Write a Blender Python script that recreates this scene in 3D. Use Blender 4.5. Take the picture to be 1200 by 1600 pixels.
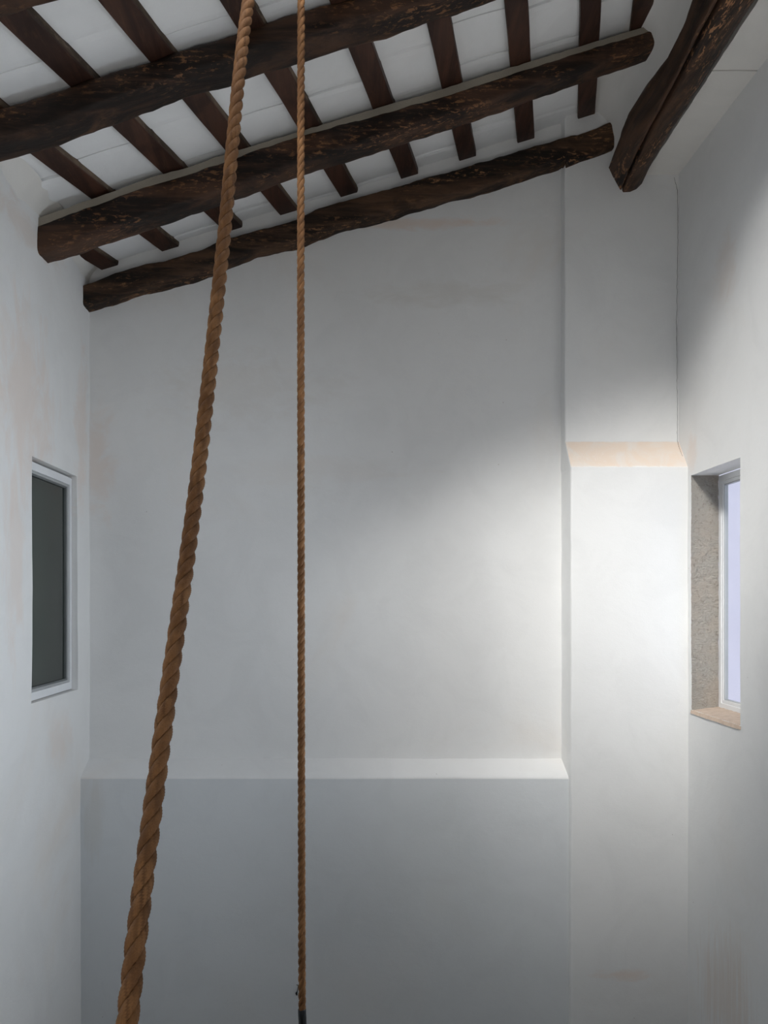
import bpy, bmesh, math, random
from mathutils import Vector, noise

for o in list(bpy.data.objects):
    bpy.data.objects.remove(o, do_unlink=True)
S = bpy.context.scene
COL = S.collection
random.seed(7)

# ---------------------------------------------------------------- units
# room measured in small units of 3.6 mm; d = depth as a share of the
# distance camera -> back wall (4.32 m); z measured from eye height
U = 0.0036
DEP = 1200 * U
H = 3.5


def P(X, d, z):
    return Vector((X * U, d * DEP, z * U + H))


# ---------------------------------------------------------------- camera
cd = bpy.data.cameras.new('camera')
cam = bpy.data.objects.new('camera', cd)
COL.objects.link(cam)
cam.location = (0, 0, H)
cam.rotation_euler = (math.radians(90), 0, 0)
cd.sensor_fit = 'HORIZONTAL'
cd.sensor_width = 24
cd.lens = 24
cd.shift_x = 44 / 1200
cd.shift_y = 138 / 1200
cd.clip_start = 0.02
S.camera = cam

# ---------------------------------------------------------------- light
XR_M = 497 * U
S.view_settings.view_transform = 'Standard'
S.view_settings.look = 'None'
S.view_settings.gamma = 1.0
S.view_settings.use_curve_mapping = False
S.view_settings.exposure = 0.0

w = bpy.data.worlds.new('sky')
S.world = w
w.use_nodes = True
bg = w.node_tree.nodes['Background']
bg.inputs[0].default_value = (0.78, 0.86, 1.0, 1)
bg.inputs[1].default_value = 1.4



def area(name, loc, direction, sx, sy, energy, color, portal=False, spread=180):
    ld_ = bpy.data.lights.new(name, 'AREA')
    ld_.shape = 'RECTANGLE'
    ld_.size, ld_.size_y = sx, sy
    ld_.energy = energy
    ld_.color = color
    ld_.spread = math.radians(spread)
    ld_.cycles.is_portal = portal
    lo_ = bpy.data.objects.new(name, ld_)
    COL.objects.link(lo_)
    lo_.location = loc
    lo_.rotation_euler = Vector(direction).to_track_quat('-Z', 'Y').to_euler()
    return lo_


E_LEFT, E_RIGHT, E_CLER, E_UP = 4.0, 13.5, 15.8, 22.0
# added side fill lamps outside the frame; the walls have no openings there
area('left_fill_light', (-416 * U + 0.04, 1.3, H + 0.15), (1, 0, 0), 0.9, 1.3, E_LEFT, (0.97, 0.985, 1.0))
area('right_fill_light', (497 * U - 0.04, 2.6, H - 0.05), (-1, 0.12, 0), 0.9, 1.3, E_RIGHT, (0.80, 0.895, 1.0), spread=90)
# added upward fill lamp just above the landing, brightens the ceiling
area('ceiling_fill_light', (0.1, -0.5, H - 1.4), (0, 0.6, 1), 1.6, 1.6, E_UP, (1.0, 0.985, 0.955), spread=120)
# bright cloud light falling through the open skylight over the viewer
CL = Vector((-1.0, -0.8, H + 4.3))
area('skylight_daylight', CL, P(470, .96, -50) - CL, 1.1, 0.5, E_CLER, (1.0, 0.99, 0.965), spread=31)
# portal: lets the sky be sampled through the window in view
area('window_portal', (551 * U, 0.888 * DEP, H + 12 * U), (-1, 0, 0), 0.12 * DEP, 340 * U, 1.0, (1, 1, 1), True)

# ---------------------------------------------------------------- materials


def new_mat(name):
    m = bpy.data.materials.new(name)
    m.use_nodes = True
    nt = m.node_tree
    bs = nt.nodes['Principled BSDF']
    return m, nt, bs


def N(nt, typ, **kw):
    n = nt.nodes.new(typ)
    for k, v in kw.items():
        setattr(n, k, v)
    return n


def math_n(nt, op, a, b=None, clamp=False):
    n = N(nt, 'ShaderNodeMath', operation=op, use_clamp=clamp)
    for i, v in enumerate((a, b)):
        if v is None:
            continue
        if isinstance(v, (int, float)):
            n.inputs[i].default_value = v
        else:
            nt.links.new(v, n.inputs[i])
    return n.outputs[0]


def noise_n(nt, vec, scale, detail=4, rough=0.55, dist=0.0):
    n = N(nt, 'ShaderNodeTexNoise')
    n.inputs['Scale'].default_value = scale
    n.inputs['Detail'].default_value = detail
    n.inputs['Roughness'].default_value = rough
    n.inputs['Distortion'].default_value = dist
    nt.links.new(vec, n.inputs['Vector'])
    return n.outputs['Fac']


def ramp_n(nt, fac, a, b, smooth=True):
    n = N(nt, 'ShaderNodeMapRange')
    n.interpolation_type = 'SMOOTHSTEP' if smooth else 'LINEAR'
    n.inputs['From Min'].default_value = a
    n.inputs['From Max'].default_value = b
    nt.links.new(fac, n.inputs['Value'])
    return n.outputs[0]


def mix_n(nt, fac, a, b):
    n = N(nt, 'ShaderNodeMix', data_type='RGBA')
    for sock, v in ((n.inputs[0], fac), (n.inputs[6], a), (n.inputs[7], b)):
        if isinstance(v, (int, float)):
            sock.default_value = v
        elif isinstance(v, tuple):
            sock.default_value = (*v, 1) if len(v) == 3 else v
        else:
            nt.links.new(v, sock)
    return n.outputs[2]


def pos(nt):
    return N(nt, 'ShaderNodeNewGeometry').outputs['Position']


def scaled(nt, vec, s):
    n = N(nt, 'ShaderNodeMapping')
    n.inputs['Scale'].default_value = s
    nt.links.new(vec, n.inputs['Vector'])
    return n.outputs[0]


def bump_n(nt, bs, h, strength, dist, prev=None):
    n = N(nt, 'ShaderNodeBump')
    n.inputs['Strength'].default_value = strength
    n.inputs['Distance'].default_value = dist
    nt.links.new(h, n.inputs['Height'])
    if prev is not None:
        nt.links.new(prev, n.inputs['Normal'])
    nt.links.new(n.outputs[0], bs.inputs['Normal'])
    return n.outputs[0]


def plaster(name, base=(0.80, 0.798, 0.788), warm=(0.74, 0.62, 0.50), warm_amt=0.22,
            stains=(), bump=1.0, bands=()):
    """lime-washed plaster; stains = (centre, radii, colour, amount, streak)"""
    m, nt, bs = new_mat(name)
    p = pos(nt)
    big = noise_n(nt, p, 0.9, 5, 0.6, 0.6)
    mid = noise_n(nt, p, 3.2, 6, 0.62, 1.0)
    fine = noise_n(nt, p, 26, 4, 0.6)
    col = mix_n(nt, ramp_n(nt, mid, 0.42, 0.66), base, tuple(c * 0.97 for c in base))
    col = mix_n(nt, math_n(nt, 'MULTIPLY', ramp_n(nt, big, 0.54, 0.74), warm_amt), col, warm)
    col = mix_n(nt, math_n(nt, 'MULTIPLY', ramp_n(nt, fine, 0.56, 0.78), 0.10), col,
                (base[0] * .86, base[1] * .85, base[2] * .83))
    # sparse dark specks and chips
    vo = N(nt, 'ShaderNodeTexVoronoi')
    vo.inputs['Scale'].default_value = 5.0
    nt.links.new(p, vo.inputs['Vector'])
    speck = math_n(nt, 'LESS_THAN', vo.outputs['Distance'], 0.016)
    col = mix_n(nt, math_n(nt, 'MULTIPLY', speck, 0.45), col, (0.30, 0.24, 0.19))
    for (c, r, colr, amt, streak) in stains:
        sub = N(nt, 'ShaderNodeVectorMath', operation='SUBTRACT')
        nt.links.new(p, sub.inputs[0])
        sub.inputs[1].default_value = c
        div = N(nt, 'ShaderNodeVectorMath', operation='DIVIDE')
        nt.links.new(sub.outputs[0], div.inputs[0])
        div.inputs[1].default_value = r
        ln = N(nt, 'ShaderNodeVectorMath', operation='LENGTH')
        nt.links.new(div.outputs[0], ln.inputs[0])
        vec = scaled(nt, p, streak) if streak else p
        nz = noise_n(nt, vec, 5.5, 6, 0.65, 0.7)
        e = math_n(nt, 'ADD', math_n(nt, 'SUBTRACT', 1.0, ln.outputs['Value']),
                   math_n(nt, 'MULTIPLY', math_n(nt, 'SUBTRACT', nz, 0.5), 2.2))
        f = math_n(nt, 'MULTIPLY', ramp_n(nt, e, 0.05, 0.85), amt)
        inside = ramp_n(nt, math_n(nt, 'SUBTRACT', 1.5, ln.outputs['Value']), 0.0, 0.6)
        col = mix_n(nt, math_n(nt, 'MULTIPLY', f, inside), col, colr)
    nt.links.new(col, bs.inputs['Base Color'])
    bs.inputs['Roughness'].default_value = 0.78
    bs.inputs['Specular IOR Level'].default_value = 0.25
    b1 = bump_n(nt, bs, noise_n(nt, p, 2.6, 4, 0.55), 0.13 * bump, 0.03)
    st = noise_n(nt, scaled(nt, p, (1.0, 1.0, 1.6)), 10, 5, 0.62, 0.25)
    b2 = bump_n(nt, bs, st, 0.20 * bump, 0.006, b1)
    bump_n(nt, bs, noise_n(nt, p, 150, 3, 0.7), 0.30 * bump, 0.0016, b2)
    return m


def wood(name, stretch, dark, lite, fleck, fleck_amt=0.55, bump=1.0, rough=0.62):
    m, nt, bs = new_mat(name)
    p = pos(nt)
    v = scaled(nt, p, stretch)
    g = noise_n(nt, v, 9, 7, 0.62, 0.8)
    gf = noise_n(nt, v, 55, 5, 0.65, 0.4)
    blot = noise_n(nt, p, 4.2, 4, 0.6, 0.5)
    col = mix_n(nt, ramp_n(nt, g, 0.40, 0.62), dark, lite)
    col = mix_n(nt, math_n(nt, 'MULTIPLY', ramp_n(nt, gf, 0.55, 0.72), 0.5), col,
                tuple(c * 1.45 for c in lite))
    # worn flecks where the wood has been scraped
    fl = noise_n(nt, scaled(nt, p, tuple(min(1.0, s * 3.4) for s in stretch)), 64, 5, 0.68, 0.4)
    reg = ramp_n(nt, noise_n(nt, scaled(nt, p, tuple(min(1.0, s * 2) for s in stretch)), 5.0, 3, 0.6), 0.46, 0.60)
    f = math_n(nt, 'MULTIPLY', ramp_n(nt, fl, 0.54, 0.61), reg)
    col = mix_n(nt, math_n(nt, 'MULTIPLY', f, fleck_amt), col, fleck)
    col = mix_n(nt, math_n(nt, 'MULTIPLY', ramp_n(nt, blot, 0.5, 0.72), 0.6), col,
                tuple(c * 0.35 for c in dark))
    nt.links.new(col, bs.inputs['Base Color'])
    bs.inputs['Roughness'].default_value = rough
    bs.inputs['Specular IOR Level'].default_value = 0.3
    b1 = bump_n(nt, bs, g, 0.55 * bump, 0.012)
    bump_n(nt, bs, gf, 0.45 * bump, 0.003, b1)
    return m


def simple(name, col, rough=0.5, spec=0.4, var=0.12, scale=12, bump=0.0, metal=0.0):
    m, nt, bs = new_mat(name)
    p = pos(nt)
    n = noise_n(nt, p, scale, 5, 0.6)
    c = mix_n(nt, ramp_n(nt, n, 0.35, 0.7), col, tuple(x * (1 - var) for x in col))
    nt.links.new(c, bs.inputs['Base Color'])
    bs.inputs['Roughness'].default_value = rough
    bs.inputs['Specular IOR Level'].default_value = spec
    bs.inputs['Metallic'].default_value = metal
    if bump:
        bump_n(nt, bs, n, bump, 0.004)
    return m


SAL = (0.76, 0.55, 0.42)


def pv(X, d, z):
    return tuple(P(X, d, z))


M = {}
M['wall_back'] = plaster('lime_plaster_back', stains=[
    (pv(-404, 1, 215), (0.14, .5, 0.42), SAL, 0.30, None),
    (pv(140, 1, 480), (0.55, .5, 0.10), (0.64, 0.60, 0.54), 0.30, (1.0, 1, 2.6)),
    (pv(60, 1, 590), (0.75, .5, 0.05), SAL, 0.42, (1, 1, 2)),
    (pv(-180, 1, 330), (0.7, .5, 0.25), (0.66, 0.60, 0.53), 0.22, (1, 1, 2)),
    (pv(-60, 1, 200), (0.8, .5, 0.12), (0.74, 0.67, 0.60), 0.18, (.6, 1, 2)),
])
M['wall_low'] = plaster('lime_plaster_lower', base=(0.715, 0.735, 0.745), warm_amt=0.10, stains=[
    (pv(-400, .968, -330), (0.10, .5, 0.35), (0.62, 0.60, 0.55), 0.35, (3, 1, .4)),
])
M['wall_left'] = plaster('lime_plaster_left', base=(0.805, 0.80, 0.785), warm_amt=0.30, stains=[
    (pv(-416, .80, 260), (.5, 0.45, 0.60), SAL, 0.34, (1, 1.4, .7)),
    (pv(-416, .97, 250), (.5, 0.14, 0.60), SAL, 0.28, None),
    (pv(-416, .90, -200), (.5, 0.25, 0.22), SAL, 0.18, None),
    (pv(-416, .80, 470), (.5, 0.55, 0.12), (0.68, 0.54, 0.44), 0.35, (1, 1, 2)),
    (pv(-416, .78, 60), (.5, 0.14, 0.6), SAL, 0.25, (1, 2, .5)),
])
M['wall_right'] = plaster('lime_plaster_right', base=(0.80, 0.80, 0.79), warm_amt=0.16, stains=[
    (pv(497, .945, 215), (.5, 0.09, 0.14), SAL, 0.24, None),
    (pv(497, .86, -540), (.5, 0.36, 0.42), (0.68, 0.56, 0.47), 0.42, (1, 6, .35)),
    (pv(497, .94, 10), (.5, 0.05, 0.7), SAL, 0.18, None),
    (pv(497, .86, 440), (.5, 0.16, 0.25), (0.70, 0.58, 0.49), 0.30, None),
])
M['pilaster'] = plaster('lime_plaster_pilaster', base=(0.80, 0.80, 0.79), warm_amt=0.06, stains=[
    (pv(400, .958, -560), (0.22, .5, 0.05), SAL, 0.35, (1, 1, 2)),
])
M['tile'] = plaster('whitewashed_tile', base=(0.885, 0.89, 0.89), warm_amt=0.10, bump=1.5)
M['cove'] = plaster('cove_plaster', base=(0.78, 0.76, 0.72), warm_amt=0.35, bump=1.5)
M['soffit'] = plaster('soffit_plaster', base=(0.83, 0.81, 0.775), warm_amt=0.25, bump=0.8)


def band_mat():
    m, nt, bs = new_mat('bare_salmon_plaster')
    p = pos(nt)
    n1 = noise_n(nt, p, 7, 6, 0.65, 0.8)
    col = mix_n(nt, ramp_n(nt, n1, 0.38, 0.66), (0.78, 0.655, 0.55), (0.77, 0.70, 0.635))
    wv = N(nt, 'ShaderNodeTexNoise')
    wv.inputs['Scale'].default_value = 9
    wv.inputs['Distortion'].default_value = 3.5
    nt.links.new(scaled(nt, p, (1, 1, 1.4)), wv.inputs['Vector'])
    line = ramp_n(nt, math_n(nt, 'ABSOLUTE', math_n(nt, 'SUBTRACT', wv.outputs['Fac'], 0.5)), 0.012, 0.0)
    left = ramp_n(nt, N(nt, 'ShaderNodeSeparateXYZ').outputs[0], 1.6, 1.3)
    sep = left.node.inputs['Value'].links[0].from_node
    nt.links.new(p, sep.inputs[0])
    col = mix_n(nt, math_n(nt, 'MULTIPLY', math_n(nt, 'MULTIPLY', line, left), 0.6), col, (0.84, 0.76, 0.70))
    # whitewash straying over the band's two edges
    edge = noise_n(nt, p, 16, 4, 0.6)
    zf = math_n(nt, 'ADD', sep.outputs[2], math_n(nt, 'MULTIPLY', math_n(nt, 'SUBTRACT', edge, 0.5), 0.03))
    lo = ramp_n(nt, zf, H + 199 * U + 0.012, H + 199 * U - 0.002)
    hi = ramp_n(nt, zf, H + 244 * U - 0.004, H + 244 * U + 0.006)
    col = mix_n(nt, math_n(nt, 'MAXIMUM', lo, hi), col, (0.80, 0.79, 0.77))
    nt.links.new(col, bs.inputs['Base Color'])
    bs.inputs['Roughness'].default_value = 0.85
    bump_n(nt, bs, noise_n(nt, p, 60, 4), 0.2, 0.003)
    return m


M['band'] = band_mat()
M['beam'] = wood('hewn_beam_wood', (0.10, 1, 1), (0.011, 0.0062, 0.0040), (0.070, 0.034, 0.019),
                 (0.27, 0.125, 0.054), 0.7)
M['beam_old'] = wood('worn_wall_beam_wood', (0.10, 1, 1), (0.011, 0.0068, 0.0044), (0.090, 0.047, 0.025),
                     (0.34, 0.17, 0.078), 0.75, 1.6, 0.75)
M['purlin'] = wood('split_log_wood', (1, 0.10, 1), (0.012, 0.0072, 0.0048), (0.088, 0.044, 0.024),
                   (0.40, 0.195, 0.09), 0.85, 1.4, 0.6)
M['joist'] = wood('planed_joist_wood', (1, 0.07, 1), (0.034, 0.015, 0.010), (0.072, 0.032, 0.020),
                  (0.10, 0.05, 0.028), 0.35, 0.6, 0.5)
M['mortar'] = plaster('grey_mortar', base=(0.30, 0.265, 0.215), warm=(0.25, 0.20, 0.15), warm_amt=0.3, bump=2)
M['edge'] = wood('sawn_edge_wood', (1, 0.07, 1), (0.060, 0.042, 0.029), (0.16, 0.115, 0.080),
                 (0.24, 0.18, 0.13), 0.5, 1.0, 0.8)
M['frame'] = simple('white_lacquer', (0.80, 0.81, 0.82), 0.35, 0.5, 0.03)
M['gasket'] = simple('grey_gasket', (0.16, 0.17, 0.17), 0.5, 0.4)
M['steel'] = simple('grey_bead', (0.42, 0.43, 0.43), 0.35, 0.5, 0.05)
M['sill'] = simple('clay_sill', (0.53, 0.42, 0.335), 0.9, 0.15, 0.15, 30, 0.5)
M['tape'] = simple('black_tape', (0.012, 0.014, 0.016), 0.45, 0.5, 0.2, 40)
M['crack'] = simple('crack_dark', (0.05, 0.042, 0.036), 0.95, 0.1)
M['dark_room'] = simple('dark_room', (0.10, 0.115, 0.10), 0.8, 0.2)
M['outside'] = plaster('pale_lilac_render', base=(0.80, 0.74, 0.795), warm=(0.74, 0.68, 0.75), warm_amt=0.3, bump=2.5)
M['floor'] = simple('cement_floor', (0.42, 0.40, 0.38), 0.7, 0.3, 0.2, 3)


def stone_mat():
    m, nt, bs = new_mat('bare_jamb_render')
    p = pos(nt)
    a = noise_n(nt, p, 5, 5, 0.6, 0.5)
    b = noise_n(nt, p, 55, 5, 0.7)
    col = mix_n(nt, ramp_n(nt, a, 0.38, 0.64), (0.42, 0.39, 0.345), (0.45, 0.395, 0.335))
    col = mix_n(nt, math_n(nt, 'MULTIPLY', ramp_n(nt, b, 0.52, 0.70), 0.5), col, (0.20, 0.17, 0.14))
    nt.links.new(col, bs.inputs['Base Color'])
    bs.inputs['Roughness'].default_value = 0.95
    bs.inputs['Specular IOR Level'].default_value = 0.1
    bump_n(nt, bs, noise_n(nt, scaled(nt, p, (1, 1, 1.6)), 60, 5, 0.7, 0.8), 1.0, 0.012)
    return m


M['stone'] = stone_mat()


def glass_mat(name, tint, ior=1.5):
    m = bpy.data.materials.new(name)
    m.use_nodes = True
    nt = m.node_tree
    nt.nodes.clear()
    out = N(nt, 'ShaderNodeOutputMaterial')
    tr = N(nt, 'ShaderNodeBsdfTransparent')
    tr.inputs[0].default_value = (*tint, 1)
    gl = N(nt, 'ShaderNodeBsdfGlossy')
    gl.inputs['Roughness'].default_value = 0.03
    fr = N(nt, 'ShaderNodeFresnel')
    fr.inputs['IOR'].default_value = ior
    mx = N(nt, 'ShaderNodeMixShader')
    bf = N(nt, 'ShaderNodeNewGeometry').outputs['Backfacing']
    nt.links.new(math_n(nt, 'MULTIPLY', fr.outputs[0], math_n(nt, 'SUBTRACT', 1.0, bf)), mx.inputs[0])
    nt.links.new(tr.outputs[0], mx.inputs[1])
    nt.links.new(gl.outputs[0], mx.inputs[2])
    nt.links.new(mx.outputs[0], out.inputs[0])
    return m


M['glass'] = glass_mat('clear_glass', (0.93, 0.94, 0.95))
M['glass_dark'] = glass_mat('grey_glass', (0.62, 0.67, 0.63), 1.8)


def rope_mat(name, k):
    m, nt, bs = new_mat(name)
    p = pos(nt)
    a = noise_n(nt, p, 14, 4, 0.6)
    b = noise_n(nt, scaled(nt, p, (1, 1, .22)), 420, 4, 0.7)
    d0 = tuple(c * k for c in (0.250, 0.108, 0.034))
    l0 = tuple(c * k for c in (0.43, 0.205, 0.075))
    col = mix_n(nt, ramp_n(nt, a, 0.35, 0.68), d0, l0)
    col = mix_n(nt, math_n(nt, 'MULTIPLY', ramp_n(nt, b, 0.52, 0.74), 0.55), col, tuple(c * 0.42 for c in d0))
    col = mix_n(nt, math_n(nt, 'MULTIPLY', ramp_n(nt, b, 0.46, 0.28), 0.4), col,
                tuple(min(1, c * 1.35) for c in l0))
    yn = N(nt, 'ShaderNodeAttribute', attribute_name='yarn')
    col = mix_n(nt, ramp_n(nt, yn.outputs['Fac'], 0.60, 0.22), col, tuple(c * 0.8 for c in d0))
    nt.links.new(col, bs.inputs['Base Color'])
    bs.inputs['Roughness'].default_value = 0.72
    bs.inputs['Specular IOR Level'].default_value = 0.35
    bump_n(nt, bs, b, 0.9, 0.002)
    return m


M['rope'] = rope_mat('manila_fibre', 0.6)

# ---------------------------------------------------------------- helpers


def obj(name, verts, faces, mat, parent=None, smooth=False):
    me = bpy.data.meshes.new(name)
    me.from_pydata([tuple(v) for v in verts], [], faces)
    me.update()
    if smooth:
        me.polygons.foreach_set('use_smooth', [True] * len(me.polygons))
    me.materials.append(mat)
    o = bpy.data.objects.new(name, me)
    COL.objects.link(o)
    if parent is not None:
        o.parent = parent
    return o


def tag(o, label=None, cat=None, group=None, kind=None):
    if label:
        o['label'] = label
    if cat:
        o['category'] = cat
    if group:
        o['group'] = group
    if kind:
        o['kind'] = kind
    return o


def lin(a, b, n):
    return [a + (b - a) * i / n for i in range(n + 1)]


def cuts(lo, hi, step, must=()):
    pts = sorted({lo, hi, *[m for m in must if lo < m < hi]})
    out = []
    for a, b in zip(pts, pts[1:]):
        n = max(1, int(math.ceil((b - a) / step)))
        out += lin(a, b, n)[:-1]
    return out + [pts[-1]]


def interp(tab, x):
    if x <= tab[0][0]:
        (x0, y0), (x1, y1) = tab[0], tab[1]
    elif x >= tab[-1][0]:
        (x0, y0), (x1, y1) = tab[-2], tab[-1]
    else:
        for (x0, y0), (x1, y1) in zip(tab, tab[1:]):
            if x0 <= x <= x1:
                break
    return y0 + (y1 - y0) * (x - x0) / (x1 - x0)


def nz(a, b, c, s=1.0):
    return noise.noise(Vector((a * s, b * s, c * s)))


def grid(us, vs, fn, hole=None, flip=False):
    verts = [fn(u, v) for v in vs for u in us]
    nu = len(us)
    faces = []
    for j in range(len(vs) - 1):
        for i in range(nu - 1):
            if hole and hole((us[i] + us[i + 1]) / 2, (vs[j] + vs[j + 1]) / 2):
                continue
            q = (j * nu + i, j * nu + i + 1, (j + 1) * nu + i + 1, (j + 1) * nu + i)
            faces.append(q[::-1] if flip else q)
    return verts, faces


def join(*parts):
    V, F = [], []
    for v, f in parts:
        k = len(V)
        V += list(v)
        F += [tuple(i + k for i in q) for q in f]
    return V, F


def box(x0, x1, d0, d1, z0, z1):
    v = [P(x, d, z) for x in (x0, x1) for d in (d0, d1) for z in (z0, z1)]
    f = [(0, 1, 3, 2), (4, 6, 7, 5), (0, 4, 5, 1), (2, 3, 7, 6), (0, 2, 6, 4), (1, 5, 7, 3)]
    return v, f


def bevelled(o, w_, seg=2):
    b = o.modifiers.new('edge', 'BEVEL')
    b.width = w_
    b.segments = seg
    b.limit_method = 'ANGLE'
    return o


XL, XR = -416.0, 497.0
FLOOR = -H / U


def roof_z(X):
    return 637 + 0.304 * X          # underside of the joists


# wall waviness (units)
def wavL(d, z):
    y = d * 12
    return 1.6 * nz(y * .55, z * .006, 3.1) + 0.7 * nz(y * 1.9, z * .02, 9.7)


def wavR(d, z):
    y = d * 12
    base = 1.6 * nz(y * .5, z * .006, 23.1) + 0.7 * nz(y * 1.7, z * .018, 29.7)
    return base


def wavB(X, z):
    return (1.5 * nz(X * .006, z * .006, 41.0) + 0.6 * nz(X * .02, z * .02, 47.0)) / 1200


# ================================================================ SETTING
# ---- left wall with its window opening
LW = dict(d0=.822, d1=.956, z0=-133, z1=185)


def fL(d, z):
    return P(XL + wavL(d, z), d, z)


us = cuts(-.55, 1.03, .02, (LW['d0'], LW['d1']))
vs = cuts(FLOOR, 660, 22, (LW['z0'], LW['z1']))
g1 = grid(us, vs, fL, lambda d, z: LW['d0'] < d < LW['d1'] and LW['z0'] < z < LW['z1'], flip=True)
DEEPL = XL - 70


def reveal(fn, w, deep):
    parts = []
    ds = [u for u in us if w['d0'] - 1e-6 <= u <= w['d1'] + 1e-6]
    zs = [v for v in vs if w['z0'] - 1e-6 <= v <= w['z1'] + 1e-6]
    for d in (w['d0'], w['d1']):
        vv = [fn(d, z) for z in zs] + [P(deep, d, z) for z in zs]
        n = len(zs)
        parts.append((vv, [(i, i + 1, n + i + 1, n + i) for i in range(n - 1)]))
    for z in (w['z0'], w['z1']):
        vv = [fn(d, z) for d in ds] + [P(deep, d, z) for d in ds]
        n = len(ds)
        parts.append((vv, [(i, i + 1, n + i + 1, n + i) for i in range(n - 1)]))
    return join(*parts)


wl = obj('wall_left', *g1, M['wall_left'], smooth=True)
tag(wl, 'white limewashed left wall with warm stains around a small dark window', kind='structure')
obj('window_reveal', *reveal(fL, LW, DEEPL), M['wall_left'], wl)

# ---- right wall with its deep window opening
RW = dict(d0=.828, d1=.948, z0=-162, z1=185)


def fR(d, z):
    return P(XR + wavR(d, z), d, z)


vs = cuts(FLOOR, 860, 22, (RW['z0'], RW['z1']))
us = cuts(-.55, 1.03, .02, (RW['d0'], RW['d1']))
g2 = grid(us, vs, fR, lambda d, z: RW['d0'] < d < RW['d1'] and RW['z0'] < z < RW['z1'])
wr = obj('wall_right', *g2, M['wall_right'], smooth=True)
tag(wr, 'white limewashed right wall holding the deep bright window', kind='structure')
DEEPR = 538.0
# reveal: lintel and near jamb are limewashed, far jamb is bare, sill is clay
ds = [u for u in us if RW['d0'] - 1e-6 <= u <= RW['d1'] + 1e-6]
zs = [v for v in vs if RW['z0'] - 1e-6 <= v <= RW['z1'] + 1e-6]
n = len(ds)
lint = ([fR(d, RW['z1']) for d in ds] + [P(DEEPR, d, RW['z1']) for d in ds],
        [(i, i + 1, n + i + 1, n + i) for i in range(n - 1)])
n = len(zs)
nj = ([fR(RW['d0'], z) for z in zs] + [P(DEEPR, RW['d0'], z) for z in zs],
      [(i, i + 1, n + i + 1, n + i) for i in range(n - 1)])
obj('window_reveal', *join(lint, nj), M['wall_right'], wr)


def fJ(x, z):
    t = (x - XR) / (DEEPR - XR)
    X = XR + wavR(RW['d1'], z) * (1 - t) + t * (DEEPR - XR)
    e = min(1, max(0, t * 8)) * min(1, (z - RW['z0']) / 8, (RW['z1'] - z) / 8)
    r = 1.0 * nz(X * .09, z * .09, 5) + 0.8 * nz(X * .3, z * .3, 8) + 0.5 * nz(X * .8, z * .8, 2)
    return P(X + (0.5 * nz(z * .2, 3, 3) if t < .01 else 0), RW['d1'] + (1.0 + r * 1.0) * e / 1200, z)


jv = grid(lin(XR, DEEPR, 44), cuts(RW['z0'], RW['z1'], 1.8), fJ)
jb = obj('jamb', *jv, M['stone'], wr, smooth=True)
tag(jb, 'rough bare grey-brown render jamb')


def fS(d, x):
    t = (x - XR) / (DEEPR - XR)
    if x < XR:
        t = 0
    edge = 1.2 * nz(d * 90, 2, 7) if x <= XR + .1 else 0
    zz = RW['z0'] - 0.5 + 5.0 * t + 0.7 * nz(d * 160, x * .13, 1)
    if x < XR:
        zz -= 5
    return P(x + edge, d, zz)


xs = [XR - 1.2, XR - 1.0] + lin(XR, DEEPR, 20)
sv = grid(lin(RW['d0'] - .002, RW['d1'] + .002, 40), xs, fS)
sl = obj('sill', *sv, M['sill'], wr, smooth=True)
tag(sl, 'reddish clay window sill with a rough edge')

# ---- back wall
us = cuts(XL - 8, 326, 20)
vs = cuts(-300, 860, 20)


def fB(X, z):
    return P(X, 1.0 + wavB(X, z), z)


wb = obj('wall_back', *grid(us, vs, fB), M['wall_back'], smooth=True)
tag(wb, 'tall white plastered back wall under the sloping beams', kind='structure')

# ---- proud lower wall with its sloping ledge
zL0, zL1 = -247.0, -268.0
DLOW = .968


def f_low(X, k):
    z, d = k
    top = (z - zL1) / (zL0 - zL1)
    wob = wavB(X + 300, z * .9) * 1.3
    if z > zL1:
        zz = z + 0.6 * nz(X * .03, 5, 1)
    else:
        zz = z + (0.5 * nz(X * .04, 8, 2) if z > zL1 - 1.5 else 0)
    return P(X, d + wob, zz)


prof = [(zL0 + 1.5, 1.002)] + [(zL0 + (zL1 - zL0) * t, 1.0 + (DLOW - 1.0) * t) for t in (0, .2, .4, .6, .8, .96)]
prof += [(zL1 - .9, DLOW + .0002), (zL1 - 2.2, DLOW)]
led_prof = prof
lowp = [(zL1 - 2.2, DLOW)] + [(z, DLOW) for z in cuts(FLOOR, zL1 - 10, 24)[::-1]]
us = cuts(XL - 8, 322.6, 14)
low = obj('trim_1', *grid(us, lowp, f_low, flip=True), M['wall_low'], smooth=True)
tag(low, 'thicker lower part of the back wall below the sloping ledge', kind='structure')
le = obj('sloped_ledge', *grid(us, led_prof, f_low, flip=True), M['wall_back'], low, smooth=True)
tag(le, 'bright sloping plaster ledge')

# ---- pilaster beside the right wall
zB0, zB1 = 244.0, 199.0
D_UP, D_LO = .985, .958


def pil_d(z):
    if z >= zB0:
        return D_UP
    if z <= zB1:
        return D_LO
    return D_LO + (D_UP - D_LO) * (z - zB1) / (zB0 - zB1)


XP = 322.0


def f_pil(k, z):
    X, off, far = k
    df = pil_d(z)
    wob = wavB(X + 900, z * 1.1) * 1.2
    edge = (0.5 * nz(z * .02, 3, 3) + 0.3 * nz(z * .09, 3, 6)) if X < XP + 5 else 0
    if far is not None:
        d = df + (1.004 - df) * far
        return P(X + edge - 2.5 * far ** 3 * (1 if z > zB1 else .4), d, z)
    return P(X + edge, df + off + wob, z)


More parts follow.
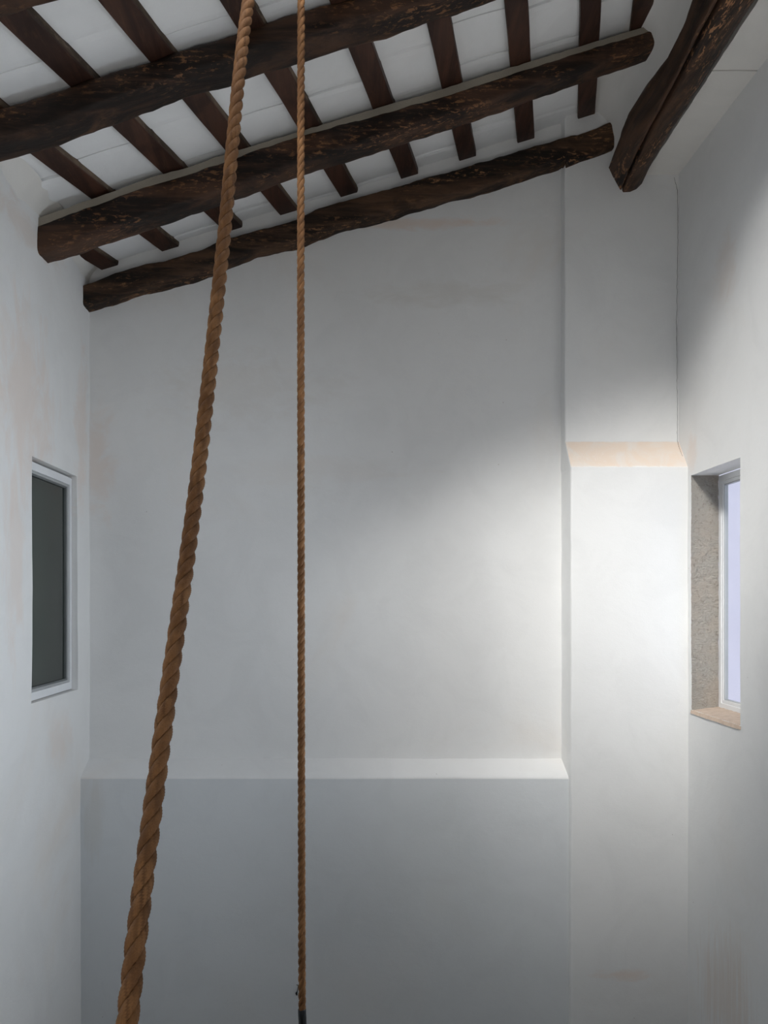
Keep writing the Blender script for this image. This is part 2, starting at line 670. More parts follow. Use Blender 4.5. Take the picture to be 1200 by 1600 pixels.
ks = [(XP, 0, 1.0), (XP, 0, .8), (XP, 0, .6), (XP, 0, .4), (XP, 0, .2), (XP, 0, .06)]
ks += [(XP + .35, .0006, None), (XP + 1.2, .00015, None), (XP + 2.6, 0, None)]
ks += [(x, 0, None) for x in lin(XP + 10, XR + 3, 14)]
up = grid(ks, cuts(zB0, 860, 20), f_pil)
lo = grid(ks, cuts(FLOOR, zB1, 20), f_pil)
pil = obj('trim_2', *join(up, lo), M['pilaster'], smooth=True)
tag(pil, 'white plastered pilaster between the back wall and the right wall', kind='structure')
bd = obj('sloped_band', *grid(ks, lin(zB1, zB0, 8), f_pil), M['band'], pil, smooth=True)
tag(bd, 'salmon bare-plaster sloping band')
# the part of the band that turns the corner stays limewashed
bd.data.materials.append(M['pilaster'])
for pl in bd.data.polygons:
    if pl.center.x < (XP + 0.3) * U:
        pl.material_index = 1


def ribbon(pts, wd, lift):
    """thin open crack along points (X,d,z), facing the room"""
    V, F = [], []
    for i, (X, d, z) in enumerate(pts):
        ww = wd * (0.6 + 0.8 * abs(nz(i * .7, 2, 5)))
        V += [P(X - ww, d - lift, z), P(X + ww, d - lift, z), P(X, d - lift - .0002, z)]
    for i in range(len(pts) - 1):
        a, b = i * 3, i * 3 + 3
        F += [(a, a + 2, b + 2, b), (a + 2, a + 1, b + 1, b + 2)]
    return V, F


cpts = []
zz = 650.0
while zz > 215:
    X = XR - 2.6 + 1.1 * nz(zz * .05, 1, 1) + .8 * nz(zz * .2, 4, 1)
    if zz > 630:
        X -= (zz - 630) * .22
    cpts.append((X + wavR(.98, zz), pil_d(zz) + wavB(X + 900, zz * 1.1) * 1.2, zz))
    zz -= 4
ck = obj('crack', *ribbon(cpts, .32, .0008), M['crack'], pil)
tag(ck, 'thin wandering crack in the corner')

# ---- roof above everything
RO = 13.0
SKY_X, SKY_D = (-290, 330), (.17, .47)       # skylight opening over the viewer
rx = [XL - 14, SKY_X[0], SKY_X[1], XR + 20]
rd = [-.56, SKY_D[0], SKY_D[1], 1.04]
v = []
for off in (RO, RO + 40):
    v += [P(x, d, roof_z(x) + off) for d in rd for x in rx]
f = []
for j in range(3):
    for i in range(3):
        if i == 1 and j == 1:
            continue
        a = j * 4 + i
        f += [(a, a + 4, a + 5, a + 1), (a + 16, a + 17, a + 21, a + 20)]
for a, b in ((5, 6), (6, 10), (10, 9), (9, 5), (0, 3), (3, 15), (15, 12), (12, 0)):
    f.append((a, b, b + 16, a + 16))
ceil = obj('ceiling', v, f, M['tile'])
tag(ceil, 'sloping whitewashed tile ceiling between the joists', kind='structure')

# ---- joists (kept here because the tiles are laid between their lines)
J = [(-385, 312), (-290, 308), (-191, 310), (-105, 312), (-11, 306), (84, 300), (175, 302),
     (266, 310), (360, 335), (427, 335)]


def jx(i, d):
    if i < 0:
        return XL - 6
    if i >= len(J):
        return 505
    return J[i][0] + J[i][1] * (d - 1)


# whitewashed tiles: one object each
for b in range(-1, len(J) - 1):
    off = random.uniform(0, .06)
    step = .0665
    d0 = 1.012 + off
    while d0 > .50:
        a1 = min(d0, 1.012)
        a0 = max(d0 - step, .492)
        d0 -= step
        if a1 - a0 < .006:
            continue
        g = .0007
        tilt = random.uniform(-2.4, 2.4)
        dz = random.uniform(-1.3, 1.3)
        V = []
        nn = 4
        ok = False
        for layer in (0, 1):
            for j in (0, 1, 2, 3):
                t = (0, .10, .90, 1)[j]
                dd = a1 - g + (a0 + 2 * g - a1) * t
                xl, xr = max(jx(b, dd), XL - 5), jx(b + 1, dd)
                if xr > XL:
                    ok = True
                xr = max(xr, XL - 4)
                for i in range(nn + 1):
                    s = i / nn
                    X = xl + (xr - xl) * s
                    if layer:
                        zt = roof_z(X) + RO + 1
                    else:
                        lip = .9 if j in (0, 3) else 0
                        zt = (roof_z(X) + 7.5 + dz + tilt * (t - .5) + lip + 2.0 * (1 - (2 * s - 1) ** 2)
                              + .7 * nz(X * .03, dd * 40, 3.3))
                    V.append(P(X, dd, zt))
        if not ok:
            continue
        F = []
        w5 = nn + 1
        for j in range(3):
            for i in range(nn):
                a = j * w5 + i
                F.append((a, a + 1, a + w5 + 1, a + w5))
        k = 4 * w5
        for i in range(nn):
            F.append((i, i + k, i + 1 + k, i + 1))
            a = 3 * w5 + i
            F.append((a, a + 1, a + 1 + k, a + k))
        for j in range(3):
            a = j * w5
            F.append((a, a + w5, a + w5 + k, a + k))
            a = j * w5 + nn
            F.append((a, a + k, a + w5 + k, a + w5))
        obj('ceiling_tile', V, F, M['tile'], ceil)

# ---- coves: left wall to tiles, tiles to purlin
ds = cuts(.48, 1.01, .008)


def f_cove(d, t):
    w1 = 3 * nz(d * 14, 1, 7) + 2 * nz(d * 45, 4, 1)
    X = XL - 2 + (24 + 2 * w1) * t
    top = roof_z(XL + 18) + 8
    z = top - 38 - 2 * w1 + (40 + w1) * t ** .7
    X -= 5 * math.sin(t * math.pi)
    return P(X, d, z)


cv = obj('trim_3', *grid(ds, lin(0, 1, 8), f_cove), M['cove'], smooth=True)
tag(cv, 'rough plaster cove between left wall and tile ceiling', kind='structure')

FP = [(338, 0), (358, -1), (374, -6), (385, -17), (391, -34), (394, -56), (395, -85), (396, -112)]


def f_fil(d, k):
    X, dz = FP[k]
    w1 = 2.5 * nz(d * 16, k * .3, 17) + 1.2 * nz(d * 50, k * .8, 11)
    zc = roof_z(350) + 9
    return P(X + w1 * (k > 0), d, zc + (X - 350) * .304 * (1 if k < 2 else 0.5) + dz + (.6 * w1 if k else 3))


fl = obj('trim_4', *grid(ds, list(range(len(FP))), f_fil, flip=True), M['soffit'], smooth=True)
tag(fl, 'plaster fillet between the beam ends and the split log purlin', kind='structure')

# ---- soffit slabs between purlin and right wall
sof = bpy.data.objects.new('trim_5', None)
COL.objects.link(sof)
sof.location = P(470, .8, 655)
tag(sof, 'narrow flat plaster soffit between the split log and right wall', kind='structure')
bpy.context.view_layer.update()


def slab(d0, d1):
    n_ = 40
    V = []
    for zlay in (0, 8):
        for i in range(n_ + 1):
            d = d0 + (d1 - d0) * i / n_
            e = 1.0 * nz(d * 50, 3, 9) + .8 * nz(d * 160, 5, 2)
            zc = 655 + .5 * nz(d * 12, 5, 5) + zlay
            V += [P(444.5 + e + (0.985 - d) * -18, d, zc), P(470, d, zc + .2), P(XR + 6, d, zc)]
    F = []
    m_ = (n_ + 1) * 3
    for i in range(n_):
        for c in (0, 1):
            a = i * 3 + c
            F += [(a, a + 3, a + 4, a + 1), (a + m_, a + 1 + m_, a + 4 + m_, a + 3 + m_)]
        a = i * 3
        F.append((a, a + m_, a + 3 + m_, a + 3))
    F.append((0, 1, 1 + m_, m_))
    F.append((1, 2, 2 + m_, 1 + m_))
    a = n_ * 3
    F.append((a, a + m_, a + 1 + m_, a + 1))
    F.append((a + 1, a + 1 + m_, a + 2 + m_, a + 2))
    o = obj('soffit_slab', V, F, M['soffit'])
    o.parent = sof
    o.matrix_parent_inverse = sof.matrix_world.inverted()
    return o


slab(.990, .7925)
slab(.7905, .60)
slab(.598, .40)

# ---- unseen rest of the room: floor, rear wall, landing under the camera
fo = obj('floor', *box(XL - 14, XR + 14, -.56, 1.03, FLOOR - 20, FLOOR), M['floor'])
tag(fo, 'grey cement floor at the foot of the walls', kind='structure')
rw = obj('wall_rear', *box(XL - 14, XR + 14, -.57, -.53, FLOOR, 860), M['wall_back'])
tag(rw, 'white plaster wall behind the viewer', kind='structure')
ld = obj('floor_landing', *box(XL + 1, XR - 1, -.53, .215, -1.5 / U - 40, -1.5 / U), M['floor'])
tag(ld, 'raised landing the viewer stands on', kind='structure')

# ---- outside the right window, behind the left window
OUT_X, OUT_Z = 1000, 420
ow = obj('wall_outside', *grid(cuts(.7, 3.2, .05), cuts(FLOOR, OUT_Z, 40),
                               lambda d, z: P(OUT_X + 4 * nz(d * 5, z * .01, 3), d, z)), M['outside'], smooth=True)
tag(ow, 'pale lilac rendered wall outside the right window', kind='structure')
og = obj('ground_outside', *box(XR + 60, OUT_X, -.8, 3.2, FLOOR - 10, FLOOR), M['outside'])
tag(og, 'pale paving outside the right window', kind='structure')
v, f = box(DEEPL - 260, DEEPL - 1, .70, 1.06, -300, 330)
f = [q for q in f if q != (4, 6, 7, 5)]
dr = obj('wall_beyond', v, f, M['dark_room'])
tag(dr, 'dark space behind the left window', kind='structure')

# ---- windows


def ring(x0, x1, d0, d1, z0, z1, wd, wz):
    """rectangular frame as four mitred members: [x0,x1] thick, wd/wz member widths"""
    o_ = [(d0, z0), (d1, z0), (d1, z1), (d0, z1)]
    i_ = [(d0 + wd, z0 + wz), (d1 - wd, z0 + wz), (d1 - wd, z1 - wz), (d0 + wd, z1 - wz)]
    V = [P(x, d, z) for x in (x0, x1) for (d, z) in o_ + i_]
    F = []
    for k in range(4):
        a, b = k, (k + 1) % 4
        F += [(a, b, 4 + b, 4 + a), (8 + a, 12 + a, 12 + b, 8 + b),
              (a, 8 + a, 8 + b, b), (4 + a, 4 + b, 12 + b, 12 + a)]
    return V, F


# left window: frame 3 cm behind the wall face
g = LW
w1 = obj('window_1', *ring(XL - 20, XL - 8, g['d0'] - .01, g['d1'] - .0005, g['z0'] + 1, g['z1'] - 3, .0055, 11), M['frame'])
tag(w1, 'narrow white framed window with dark grey glass in the left wall', kind='structure')
bevelled(w1, .002)
s1 = obj('sash', *ring(XL - 18, XL - 10, g['d0'] - .004, g['d1'] - .006, g['z0'] + 12, g['z1'] - 14, .0040, 3.5), M['steel'], w1)
bevelled(s1, .0015)
b1 = obj('glazing_bead', *ring(XL - 17, XL - 11.5, g['d0'], g['d1'] - .0100, g['z0'] + 15.5, g['z1'] - 17.5, .0022, 2.2), M['gasket'], w1)
p1 = obj('pane', *box(XL - 15, XL - 13.8, g['d0'] + .001, g['d1'] - .0115, g['z0'] + 16, g['z1'] - 18), M['glass_dark'], w1)
tag(p1, 'dark grey reflecting pane')

g = RW
w2 = obj('window_2', *ring(537, 548, g['d0'] + .004, g['d1'] - .0005, g['z0'] + 2.2, g['z1'] - 1, .0062, 9), M['frame'])
tag(w2, 'narrow white framed window with pale daylight in the right wall', kind='structure')
bevelled(w2, .002)
s2 = obj('sash', *ring(538.2, 546, g['d0'] + .0102, g['d1'] - .0067, g['z0'] + 11.2, g['z1'] - 10, .0034, 5), M['frame'], w2)
bevelled(s2, .0015)
b2 = obj('glazing_bead', *ring(539.5, 545, g['d0'] + .0136, g['d1'] - .0101, g['z0'] + 16.2, g['z1'] - 15, .0010, 1.2), M['steel'], w2)
p2 = obj('pane', *box(541.5, 542.5, g['d0'] + .0140, g['d1'] - .0106, g['z0'] + 16.8, g['z1'] - 15.6), M['glass'], w2)
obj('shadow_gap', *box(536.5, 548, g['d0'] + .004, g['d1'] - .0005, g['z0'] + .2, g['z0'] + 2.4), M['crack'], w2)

# ================================================================ TIMBER


def px_top(lst, d):
    return [((x - 556) * d, (938 - y) * d) for x, y in lst]


def beam(name, label, df, db, top, bot, x0, x1, mat, seed, r=7.0, rough=1.0, step=6.0):
    """hand-hewn beam along X: top/bottom edge height tables (X, z)"""
    root = bpy.data.objects.new(name, None)
    COL.objects.link(root)
    root.location = P((x0 + x1) / 2, (df + db) / 2, interp(top, (x0 + x1) / 2))
    bpy.context.view_layer.update()
    tag(root, label, 'beam', 'dark hewn ceiling beams')
    st = cuts(x0, x1, step, (321.4, 323.2))
    wd = (db - df) * 1200
    V, F = [], []
    sec = []
    for (cx, cz, a0) in ((r, r, 180), (wd - r, r, 270), (wd - r, 1, 0), (r, 1, 90)):
        for k in range(4):
            sec.append((cx, cz, math.radians(a0 + 30 * k)))
    ns = len(sec) + 8
    for X in st:
        zt, zb = interp(top, X), interp(bot, X)
        h = zt - zb
        ring_ = []
        corners = ((r, r, 180), (wd - r, r, 270), (wd - r, h - r, 0), (r, h - r, 90))
        for ci, (cx, cz, a0) in enumerate(corners):
            arc = [(cx + r * math.cos(math.radians(a0 + 30 * k)), cz + r * math.sin(math.radians(a0 + 30 * k)))
                   for k in range(4)]
            ring_ += arc
            nxt = corners[(ci + 1) % 4]
            n0 = (nxt[0] + r * math.cos(math.radians(nxt[2])), nxt[1] + r * math.sin(math.radians(nxt[2])))
            for t in (.33, .66):
                ring_.append((arc[-1][0] + (n0[0] - arc[-1][0]) * t, arc[-1][1] + (n0[1] - arc[-1][1]) * t))
        for (yy, zz_) in ring_:
            n1 = nz(X * .018, yy * .05 + seed, zz_ * .05)
            n2 = nz(X * .07, yy * .16 + seed, zz_ * .16)
            n3 = nz(X * .05, yy * .6 + seed, zz_ * .6)
            amt = (1.5 * n1 + 1.1 * n2 + .9 * n3) * rough
            cy, cz = yy - wd / 2, zz_ - h / 2
            ll = math.hypot(cy, cz) or 1
            yy2, zz2 = yy + amt * cy / ll, zz_ + amt * cz / ll
            V.append(P(X, df + yy2 / 1200, zb + zz2))
    m_ = len(ring_)
    for i in range(len(st) - 1):
        for k in range(m_):
            a, b = i * m_ + k, i * m_ + (k + 1) % m_
            F.append((a, b, b + m_, a + m_))
    F.append(tuple(range(m_))[::-1])
    F.append(tuple((len(st) - 1) * m_ + k for k in range(m_)))
    o = obj('timber', V, F, mat, smooth=True)
    o.parent = root
    o.matrix_parent_inverse = root.matrix_world.inverted()
    return root


top1 = px_top([(129, 443), (200, 419), (280, 399), (320, 386), (360, 371), (450, 344), (500, 324), (600, 294),
               (700, 268), (800, 237), (900, 209), (950, 192)], .976)
bot1 = px_top([(140, 489), (185, 476), (230, 461), (280, 449), (330, 433), (400, 405), (470, 389), (530, 367),
               (610, 346), (680, 325), (740, 310), (810, 286), (872, 266)], 1.0)
bot1 += [(321.4, 938 - 263.0)]
bot1 += px_top([(884.5, 261.5), (905, 254), (930, 245), (955, 235)], .9835)
B1 = beam('ceiling_beam', 'dark worn crooked beam half sunk in the top of the back wall', .976, 1.002, top1, bot1,
          XL - 6, 397, M['beam_old'], 3.3, r=6, rough=1.5)
top2 = px_top([(51, 352), (100, 334), (170, 309), (240, 284), (300, 267), (380, 239), (465, 209), (550, 187),
               (600, 173), (700, 145), (810, 108), (900, 80), (1000, 50), (1030, 40)], .835)
bot2 = px_top([(68, 416), (120, 402), (210, 370), (300, 341), (380, 313), (475, 278), (550, 255), (600, 238),
               (700, 207), (800, 172), (900, 137), (1000, 102), (1026, 94)], .866)
B2 = beam('ceiling_beam', 'dark brown hewn beam with a mortar strip along its top, second from back wall',
          .835, .866, top2, bot2, XL - 8, 401, M['beam'], 11.7)
top3 = px_top([(-60, 187), (0, 167), (135, 122), (235, 92), (310, 66), (370, 48), (410, 33), (515, 2), (800, -85)], .676)
bot3 = px_top([(-30, 267), (0, 257), (60, 242), (100, 230), (210, 188), (300, 156), (365, 137), (415, 118), (450, 110),
               (550, 78), (600, 65), (700, 32), (790, 0), (900, -36)], .709)
B3 = beam('ceiling_beam', 'dark thick hewn beam nearest the viewer, cut off by the photo top edge',
          .676, .709, top3, bot3, XL - 6, 397, M['beam'], 23.1)
top4 = [(-420, roof_z(-420) - 1), (400, roof_z(400) - 1)]
bot4 = [(-420, roof_z(-420) - 40), (400, roof_z(400) - 40)]
B4 = beam('ceiling_beam', 'dark beam above the photo top edge that carries both ropes',
          .525, .557, top4, bot4, XL - 6, 397, M['beam'], 31.9)

# mortar bed on the second beam
st = cuts(XL, 395, 8)
V, F = [], []
for X in st:
    zb = interp(top2, X) - 3
    zt = min(roof_z(X) - .3, zb + 3 + 9.5 + 2 * nz(X * .02, 3, 1))
    fr = .8366 + (.8 * nz(X * .06, 2, 2) + .5 * nz(X * .2, 2, 8)) / 1200
    rag = .9 * nz(X * .11, 7, 7)
    for d, z in ((fr, zb), (fr + .0006, zt + rag - 1.2), (fr + .003, zt + rag), (.864, zt), (.864, zb)):
        V.append(P(X, d, z))
for i in range(len(st) - 1):
    for k in range(4):
        a = i * 5 + k
        F.append((a, a + 5, a + 6, a + 1))
mb = obj('mortar_bed', V, F, M['mortar'], smooth=False)
mb.parent = B2
mb.matrix_parent_inverse = B2.matrix_world.inverted()
tag(mb, 'grey-beige mortar strip along the top')

# ---- joists
ORD = ['leftmost short dark joist in the corner above left wall',
       'second dark joist from the left wall',
       'third dark joist from the left wall',
       'fourth dark joist from left wall, crossing behind the thick rope',
       'fifth dark joist from left wall, just right of the thin rope',
       'sixth dark joist from the left wall',
       'seventh dark joist from the left wall',
       'eighth dark joist from the left wall, fourth from the right',
       'long joist third from the right end of the ceiling',
       'rightmost short joist beside the split log purlin']
ORD[7] = 'third dark joist from the right, ending above the wall beam'
ORD[8] = 'second dark joist from the right, ending above the wall beam'
for i, (x1_, s_) in enumerate(J):
    hw = 13.2
    dn, dfar = .50, 1.008
    if i == 0:
        dn = 1 + (XL - 20 - x1_) / s_
    if i == len(J) - 1:
        dfar = 1 + (398 - x1_) / s_
    V, F = [], []
    stn = lin(dn, dfar, 24)
    for d in stn:
        xc = jx(i, d)
        wob = .7 * nz(d * 18, i * 3.1, 1)
        w2_ = hw + .6 * nz(d * 25, i * 5.3, 4)
        zc = roof_z(xc)
        for ox, oz in ((-w2_, 10), (-w2_, .8), (-w2_ + .9, 0), (w2_ - .9, 0), (w2_, .8), (w2_, 10)):
            V.append(P(xc + wob + ox, d, roof_z(xc + ox) + oz))
    for a in range(len(stn) - 1):
        for k in range(5):
            q = a * 6 + k
            F.append((q, q + 1, q + 7, q + 6))
        F.append((a * 6 + 5, a * 6, a * 6 + 6, a * 6 + 11))
    F.append((0, 5, 4, 3, 2, 1))
    q = (len(stn) - 1) * 6
    F.append((q, q + 1, q + 2, q + 3, q + 4, q + 5))
    o = obj('ceiling_joist', V, F, M['joist'])
    tag(o, ORD[i], 'joist', 'ceiling joists')
    # rough sawn lighter edge strip on the side that faces the room
    sx = 1 if jx(i, .8) < 0 else -1
    V, F = [], []
    for d in stn:
        xc = jx(i, d) + .7 * nz(d * 18, i * 3.1, 1)
        for ox, oz in ((13.3, 1.6 + .5 * nz(d * 60, i, 2)), (13.9, 2.6), (13.9, 7), (13.2, 8)):
            V.append(P(xc + sx * ox, d, roof_z(xc + sx * ox) + oz))
    for a in range(len(stn) - 1):
        for k in range(3):
            q = a * 4 + k
            F.append((q, q + 1, q + 5, q + 4))
    e = obj('edge_strip', V, F, M['edge'], o)
    tag(e, 'lighter rough sawn edge')

# ---- split log purlin along the right wall
pr = bpy.data.objects.new('split_log_purlin', None)
COL.objects.link(pr)
pr.location = P(410, .8, 640)
bpy.context.view_layer.update()
tag(pr, 'thick split log running along the top of the right wall', 'log')
# section (X, z) anticlockwise seen from the camera, crack at index 'C'
LEFT = [(.50, 376), (.709, 373), (.734, 379), (.762, 381), (.793, 384), (.844, 377), (.877, 373), (.91, 378),
        (.946, 384), (.985, 389), (1.0, 392)]
RIGHT = [(.50, 436), (.70, 436), (.745, 436), (.807, 439), (.885, 438), (.94, 442), (.985, 447), (1.0, 448)]
CRK = [(.50, 383), (.674, 385), (.7215, 388), (.792, 394), (.874, 398), (.94, 404), (.983, 409), (1.0, 410)]
stn = cuts(.48, .995, .0045)
V, F = [], []
for d in stn:
    L, R_, C = interp(LEFT, d), interp(RIGHT, d), interp(CRK, d)
    C = min(C, R_ - 12)
    C = max(C, L + 9)
    gap = (2.5 + 2.0 * max(0, nz(d * 22, 3, 3) + .3)) * (0.35 if d > .95 else 1)
    endk = max(0, (d - .955) / .04)
    zb = 630 - 3 * endk + 2 * nz(d * 9, 2, 2)
    sec = [(L + 36, 724), (L + 29, 714), (L + 20, 699), (L + 9, 681), (L, 666), (L + (C - L) * .3, 653),
           (L + (C - L) * .6, 642), (C - gap * 2.2, 635 + (zb - 630)), (C - gap, 634 + (zb - 630)), (C - gap * .55, 648), (C, 668),
           (C + gap * .55, 648), (C + gap, 632.5 + (zb - 630)), (C + gap * 2.6, zb + .5), (C + (R_ - C) * .35, zb + 1),
           (C + (R_ - C) * .6, zb + 6), (C + (R_ - C) * .82, zb + 14), (R_, 656), (R_ + 2, 672), (R_ + 1, 695), (R_ - 8, 715), (R_ - 25, 724)]
    for k, (X, z) in enumerate(sec):
        am = 1.3 * nz(d * 30, k * .55, 3) + .8 * nz(d * 90, k * .9, 8) + .7 * nz(d * 20, k * 2.3, 5)
        if 8 <= k <= 12:
            am *= .25
        cx, cz = X - (L + R_) / 2, z - 680
        ll = math.hypot(cx, cz) or 1
        V.append(P(X + am * cx / ll, d, z + am * cz / ll))
m_ = len(sec)
for i in range(len(stn) - 1):
    for k in range(m_):
        a, b = i * m_ + k, i * m_ + (k + 1) % m_
        F.append((a, a + m_, b + m_, b))
F.append(tuple(range(m_)))
o = obj('log', V, F, M['purlin'], smooth=True)
o.parent = pr
o.matrix_parent_inverse = pr.matrix_world.inverted()

# ================================================================ ROPES


def frames(pts):
    """arc length table, tangents and parallel-transported normals"""
    T = []
    for i in range(len(pts)):
        a = pts[max(0, i - 1)]
        b = pts[min(len(pts) - 1, i + 1)]
        T.append((b - a).normalized())
    nrm = T[0].cross(Vector((0, 1, 0)))
    if nrm.length < 1e-4:
        nrm = Vector((1, 0, 0))
    nrm.normalize()
    Ns = []
    for t in T:
        nrm = (nrm - t * nrm.dot(t)).normalized()
        Ns.append(nrm.copy())
    return T, Ns


def catmull(ctrl, n_):
    out = []
    c = [ctrl[0] * 2 - ctrl[1]] + ctrl + [ctrl[-1] * 2 - ctrl[-2]]
    for i in range(1, len(c) - 2):
        for k in range(n_):
            t = k / n_
            p0, p1, p2, p3 = c[i - 1:i + 3]
            out.append(0.5 * ((2 * p1) + (p2 - p0) * t + (2 * p0 - 5 * p1 + 4 * p2 - p3) * t * t
                              + (3 * p1 - p0 - 3 * p2 + p3) * t ** 3))
    out.append(ctrl[-1])
    return out


def resample(pts, step):
    out = [pts[0].copy()]
    need = step
    for a, b in zip(pts, pts[1:]):
        L = (b - a).length
        pos_ = 0
        while L - pos_ >= need:
            pos_ += need
            out.append(a.lerp(b, pos_ / L))
            need = step
        need -= L - pos_
    return out


def rope(name, label, ctrl, dia, around, per_turn, lobes, fuzz):
    pitch = dia * 3.35
    pts = resample(catmull(ctrl, 40), pitch / per_turn)
    T, Ns = frames(pts)
    root = bpy.data.objects.new(name, None)
    COL.objects.link(root)
    root.location = ctrl[-1]
    bpy.context.view_layer.update()
    tag(root, label, 'rope', 'hanging ropes')
    inv = root.matrix_world.inverted()
    rs, rc = dia * .266, dia * .248
    hairs_v, hairs_f = [], []
    for s in range(3):
        V, F = [], []
        for i, p in enumerate(pts):
            ph = 2 * math.pi * i / per_turn + s * 2 * math.pi / 3
            t, n1 = T[i], Ns[i]
            b1_ = t.cross(n1)
            rad = n1 * math.cos(ph) + b1_ * math.sin(ph)
            wob = 1 + .05 * nz(i * .11, s * 7.7, dia * 100)
            c = p + rad * rc * wob
            tang = (-n1 * math.sin(ph) + b1_ * math.cos(ph))
            ht = (t * pitch + tang * 2 * math.pi * rc).normalized()
            side = ht.cross(rad).normalized()
            for k in range(around):
                a = 2 * math.pi * k / around
                tw = 2 * math.pi * i / per_turn * 2.2
                lob = 1 + .075 * (2 * abs(math.cos(lobes * (a + tw) / 2)) - 1) if lobes else 1.0
                r = rs * lob * (1 + .03 * nz(i * .35, k * 1.1, s * 3.0))
                V.append(c + (rad * math.cos(a) * .96 + side * math.sin(a) * 1.06) * r)
            if fuzz and random.random() < fuzz:
                a = random.uniform(-1.4, 1.4)
                dirn = (rad * math.cos(a) + side * math.sin(a)).normalized()
                o0 = c + dirn * rs * .9
                L = dia * random.uniform(.10, .28)
                e1 = o0 + (dirn * random.uniform(.3, 1) + ht * random.uniform(-1, 1) + Vector((random.uniform(-.4, .4), 0, random.uniform(-.4, .4)))).normalized() * L
                ww = ht.cross(dirn).normalized() * dia * .006
                m0 = len(hairs_v)
                hairs_v += [o0 - ww, o0 + ww, e1]
                hairs_f.append((m0, m0 + 1, m0 + 2))
        tone = []
        for i in range(len(pts)):
            for k in range(around):
                y_ = (k / around + (i / per_turn * 2.2)) % 1.0
                li = int(y_ * max(1, lobes))
                tone.append(0.5 + 0.5 * nz(li * 3.7 + s * 11.3, i * .02, 5.0))
        for i in range(len(pts) - 1):
            for k in range(around):
                a, b = i * around + k, i * around + (k + 1) % around
                F.append((a, b, b + around, a + around))
        F.append(tuple(range(around))[::-1])
        F.append(tuple((len(pts) - 1) * around + k for k in range(around)))
        o = obj('strand', V, F, M['rope'], smooth=True)
        at_ = o.data.attributes.new('yarn', 'FLOAT', 'POINT')
        at_.data.foreach_set('value', tone)
        o.parent = root
        o.matrix_parent_inverse = inv
    if hairs_v:
        o = obj('loose_fibre', hairs_v, hairs_f, M['rope'])
        o.parent = root
        o.matrix_parent_inverse = inv
        o['kind'] = 'stuff'
    return root, inv


def at(x, y, Y):
    return Vector(((x - 556) / 1200 * Y, Y, H + (938 - y) / 1200 * Y))


# thick rope: comes down from the fourth beam, sags towards the landing
thick = [Vector((-.232, 2.255, H + 2.02)), at(388.5, 0, 1.89), at(347, 400, 1.675), at(309, 745, 1.49), at(258, 1120, 1.26), at(205, 1540, 1.05),
         Vector((-.300, .86, H - .95)), Vector((-.285, .72, H - 1.49))]
R1, inv1 = rope('climbing_rope', 'thick brown twisted rope leaning towards the viewer', thick, .0300, 40, 34, 10, .55)
YR = 2.33
thin = [Vector((at(470.5, 500, YR).x, YR, H + 2.05)), at(470.5, 0, YR), at(470, 400, YR), at(470.5, 800, YR),
        at(471, 1200, YR), at(472, 1582, YR)]
R2, inv2 = rope('climbing_rope', 'thin brown twisted rope hanging straight down with a black taped end', thin, .0232, 20, 20, 6, .3)

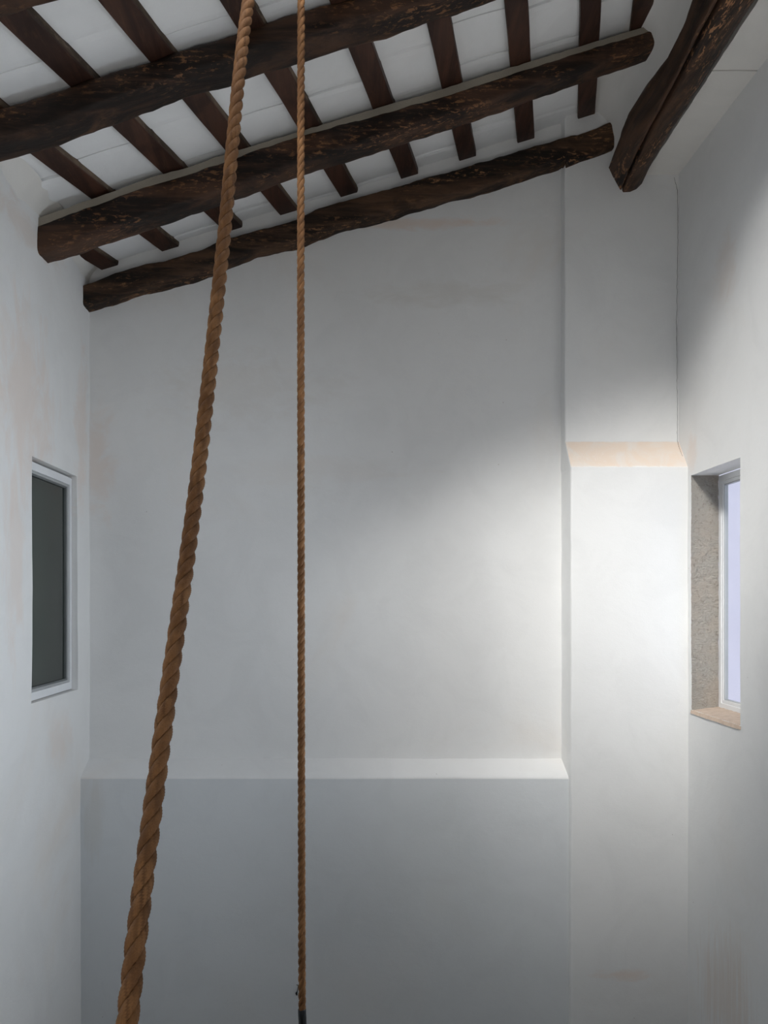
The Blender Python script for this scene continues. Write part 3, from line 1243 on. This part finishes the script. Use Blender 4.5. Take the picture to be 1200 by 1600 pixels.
# black taped end of the thin rope
V, F = [], []
for i, (dz, r, sx) in enumerate([(0.004, .0112, 0), (0.002, .0124, 0), (-.012, .0124, 0), (-.022, .0126, .0006), (-.035, .0122, .0012), (-.06, .0122, .0016),
                                 (-.085, .0118, .0018), (-.095, .0085, .0018), (-.097, .002, .0018)]):
    c = at(472, 1578, YR)
    for k in range(16):
        a = 2 * math.pi * k / 16
        V.append(Vector((c.x + sx + r * math.cos(a), YR + r * math.sin(a), c.z + dz)))
for i in range(8):
    for k in range(16):
        a, b = i * 16 + k, i * 16 + (k + 1) % 16
        F.append((a, a + 16, b + 16, b))
F.append(tuple(range(8 * 16, 9 * 16)))
o = obj('taped_end', V, F, M['tape'], smooth=True)
o.parent = R2
o.matrix_parent_inverse = inv2
tag(o, 'black taped rope end')

# loops of both ropes round the fourth beam
for (root, inv, x, dia) in ((R1, inv1, -.232, .030), (R2, inv2, at(470.5, 500, YR).x, .0232)):
    zc = (roof_z(x / U) - 20) * U + H
    V, F = [], []
    ya, yb = .525 * DEP - .014, .557 * DEP + .014
    za, zb = zc - .092, zc + .078
    cr = [(ya, za + .03), (ya, zb - .02), (ya + .02, zb), (yb - .02, zb), (yb, zb - .02), (yb, za + .03), (yb - .03, za),
          (ya + .03, za)]
    for i, (y, z) in enumerate(cr):
        cy, cz = y - (ya + yb) / 2, z - (za + zb) / 2
        l = math.hypot(cy, cz)
        for k in range(10):
            a = 2 * math.pi * k / 10
            V.append(Vector((x + dia / 2 * math.cos(a), y + dia / 2 * math.sin(a) * cy / l, z + dia / 2 * math.sin(a) * cz / l)))
    for i in range(8):
        for k in range(10):
            a, b = i * 10 + k, i * 10 + (k + 1) % 10
            c, d = ((i + 1) % 8) * 10 + k, ((i + 1) % 8) * 10 + (k + 1) % 10
            F.append((a, b, d, c))
    o = obj('loop', V, F, M['rope'], smooth=True)
    o.parent = root
    o.matrix_parent_inverse = inv

# small dark wire stub left on the lower wall beside the thin rope
c = [(464.0, 1539), (466.0, 1540.5), (465.2, 1545), (464.3, 1549), (463.0, 1552), (463.6, 1555)]
V, F = [], []
for i, (x, y) in enumerate(c):
    d = .966
    X, z = (x - 556) * d, (938 - y) * d
    r = (.9, .5, .5, .55, 1.5, 1.1)[i]
    for k in range(6):
        a = k * math.pi / 3
        V.append(P(X + r * math.cos(a), d + (.4 + r * .6 * math.sin(a)) / 1200, z + .3 * r * math.sin(a)))
for i in range(len(c) - 1):
    for k in range(6):
        a, b = i * 6 + k, i * 6 + (k + 1) % 6
        F.append((a, b, b + 6, a + 6))
F += [tuple(range(6))[::-1], tuple(range(len(c) * 6 - 6, len(c) * 6))]
o = obj('wire_stub', V, F, M['tape'], smooth=True)
tag(o, 'tiny black wire stub on the lower wall left of the thin rope end', 'wire')
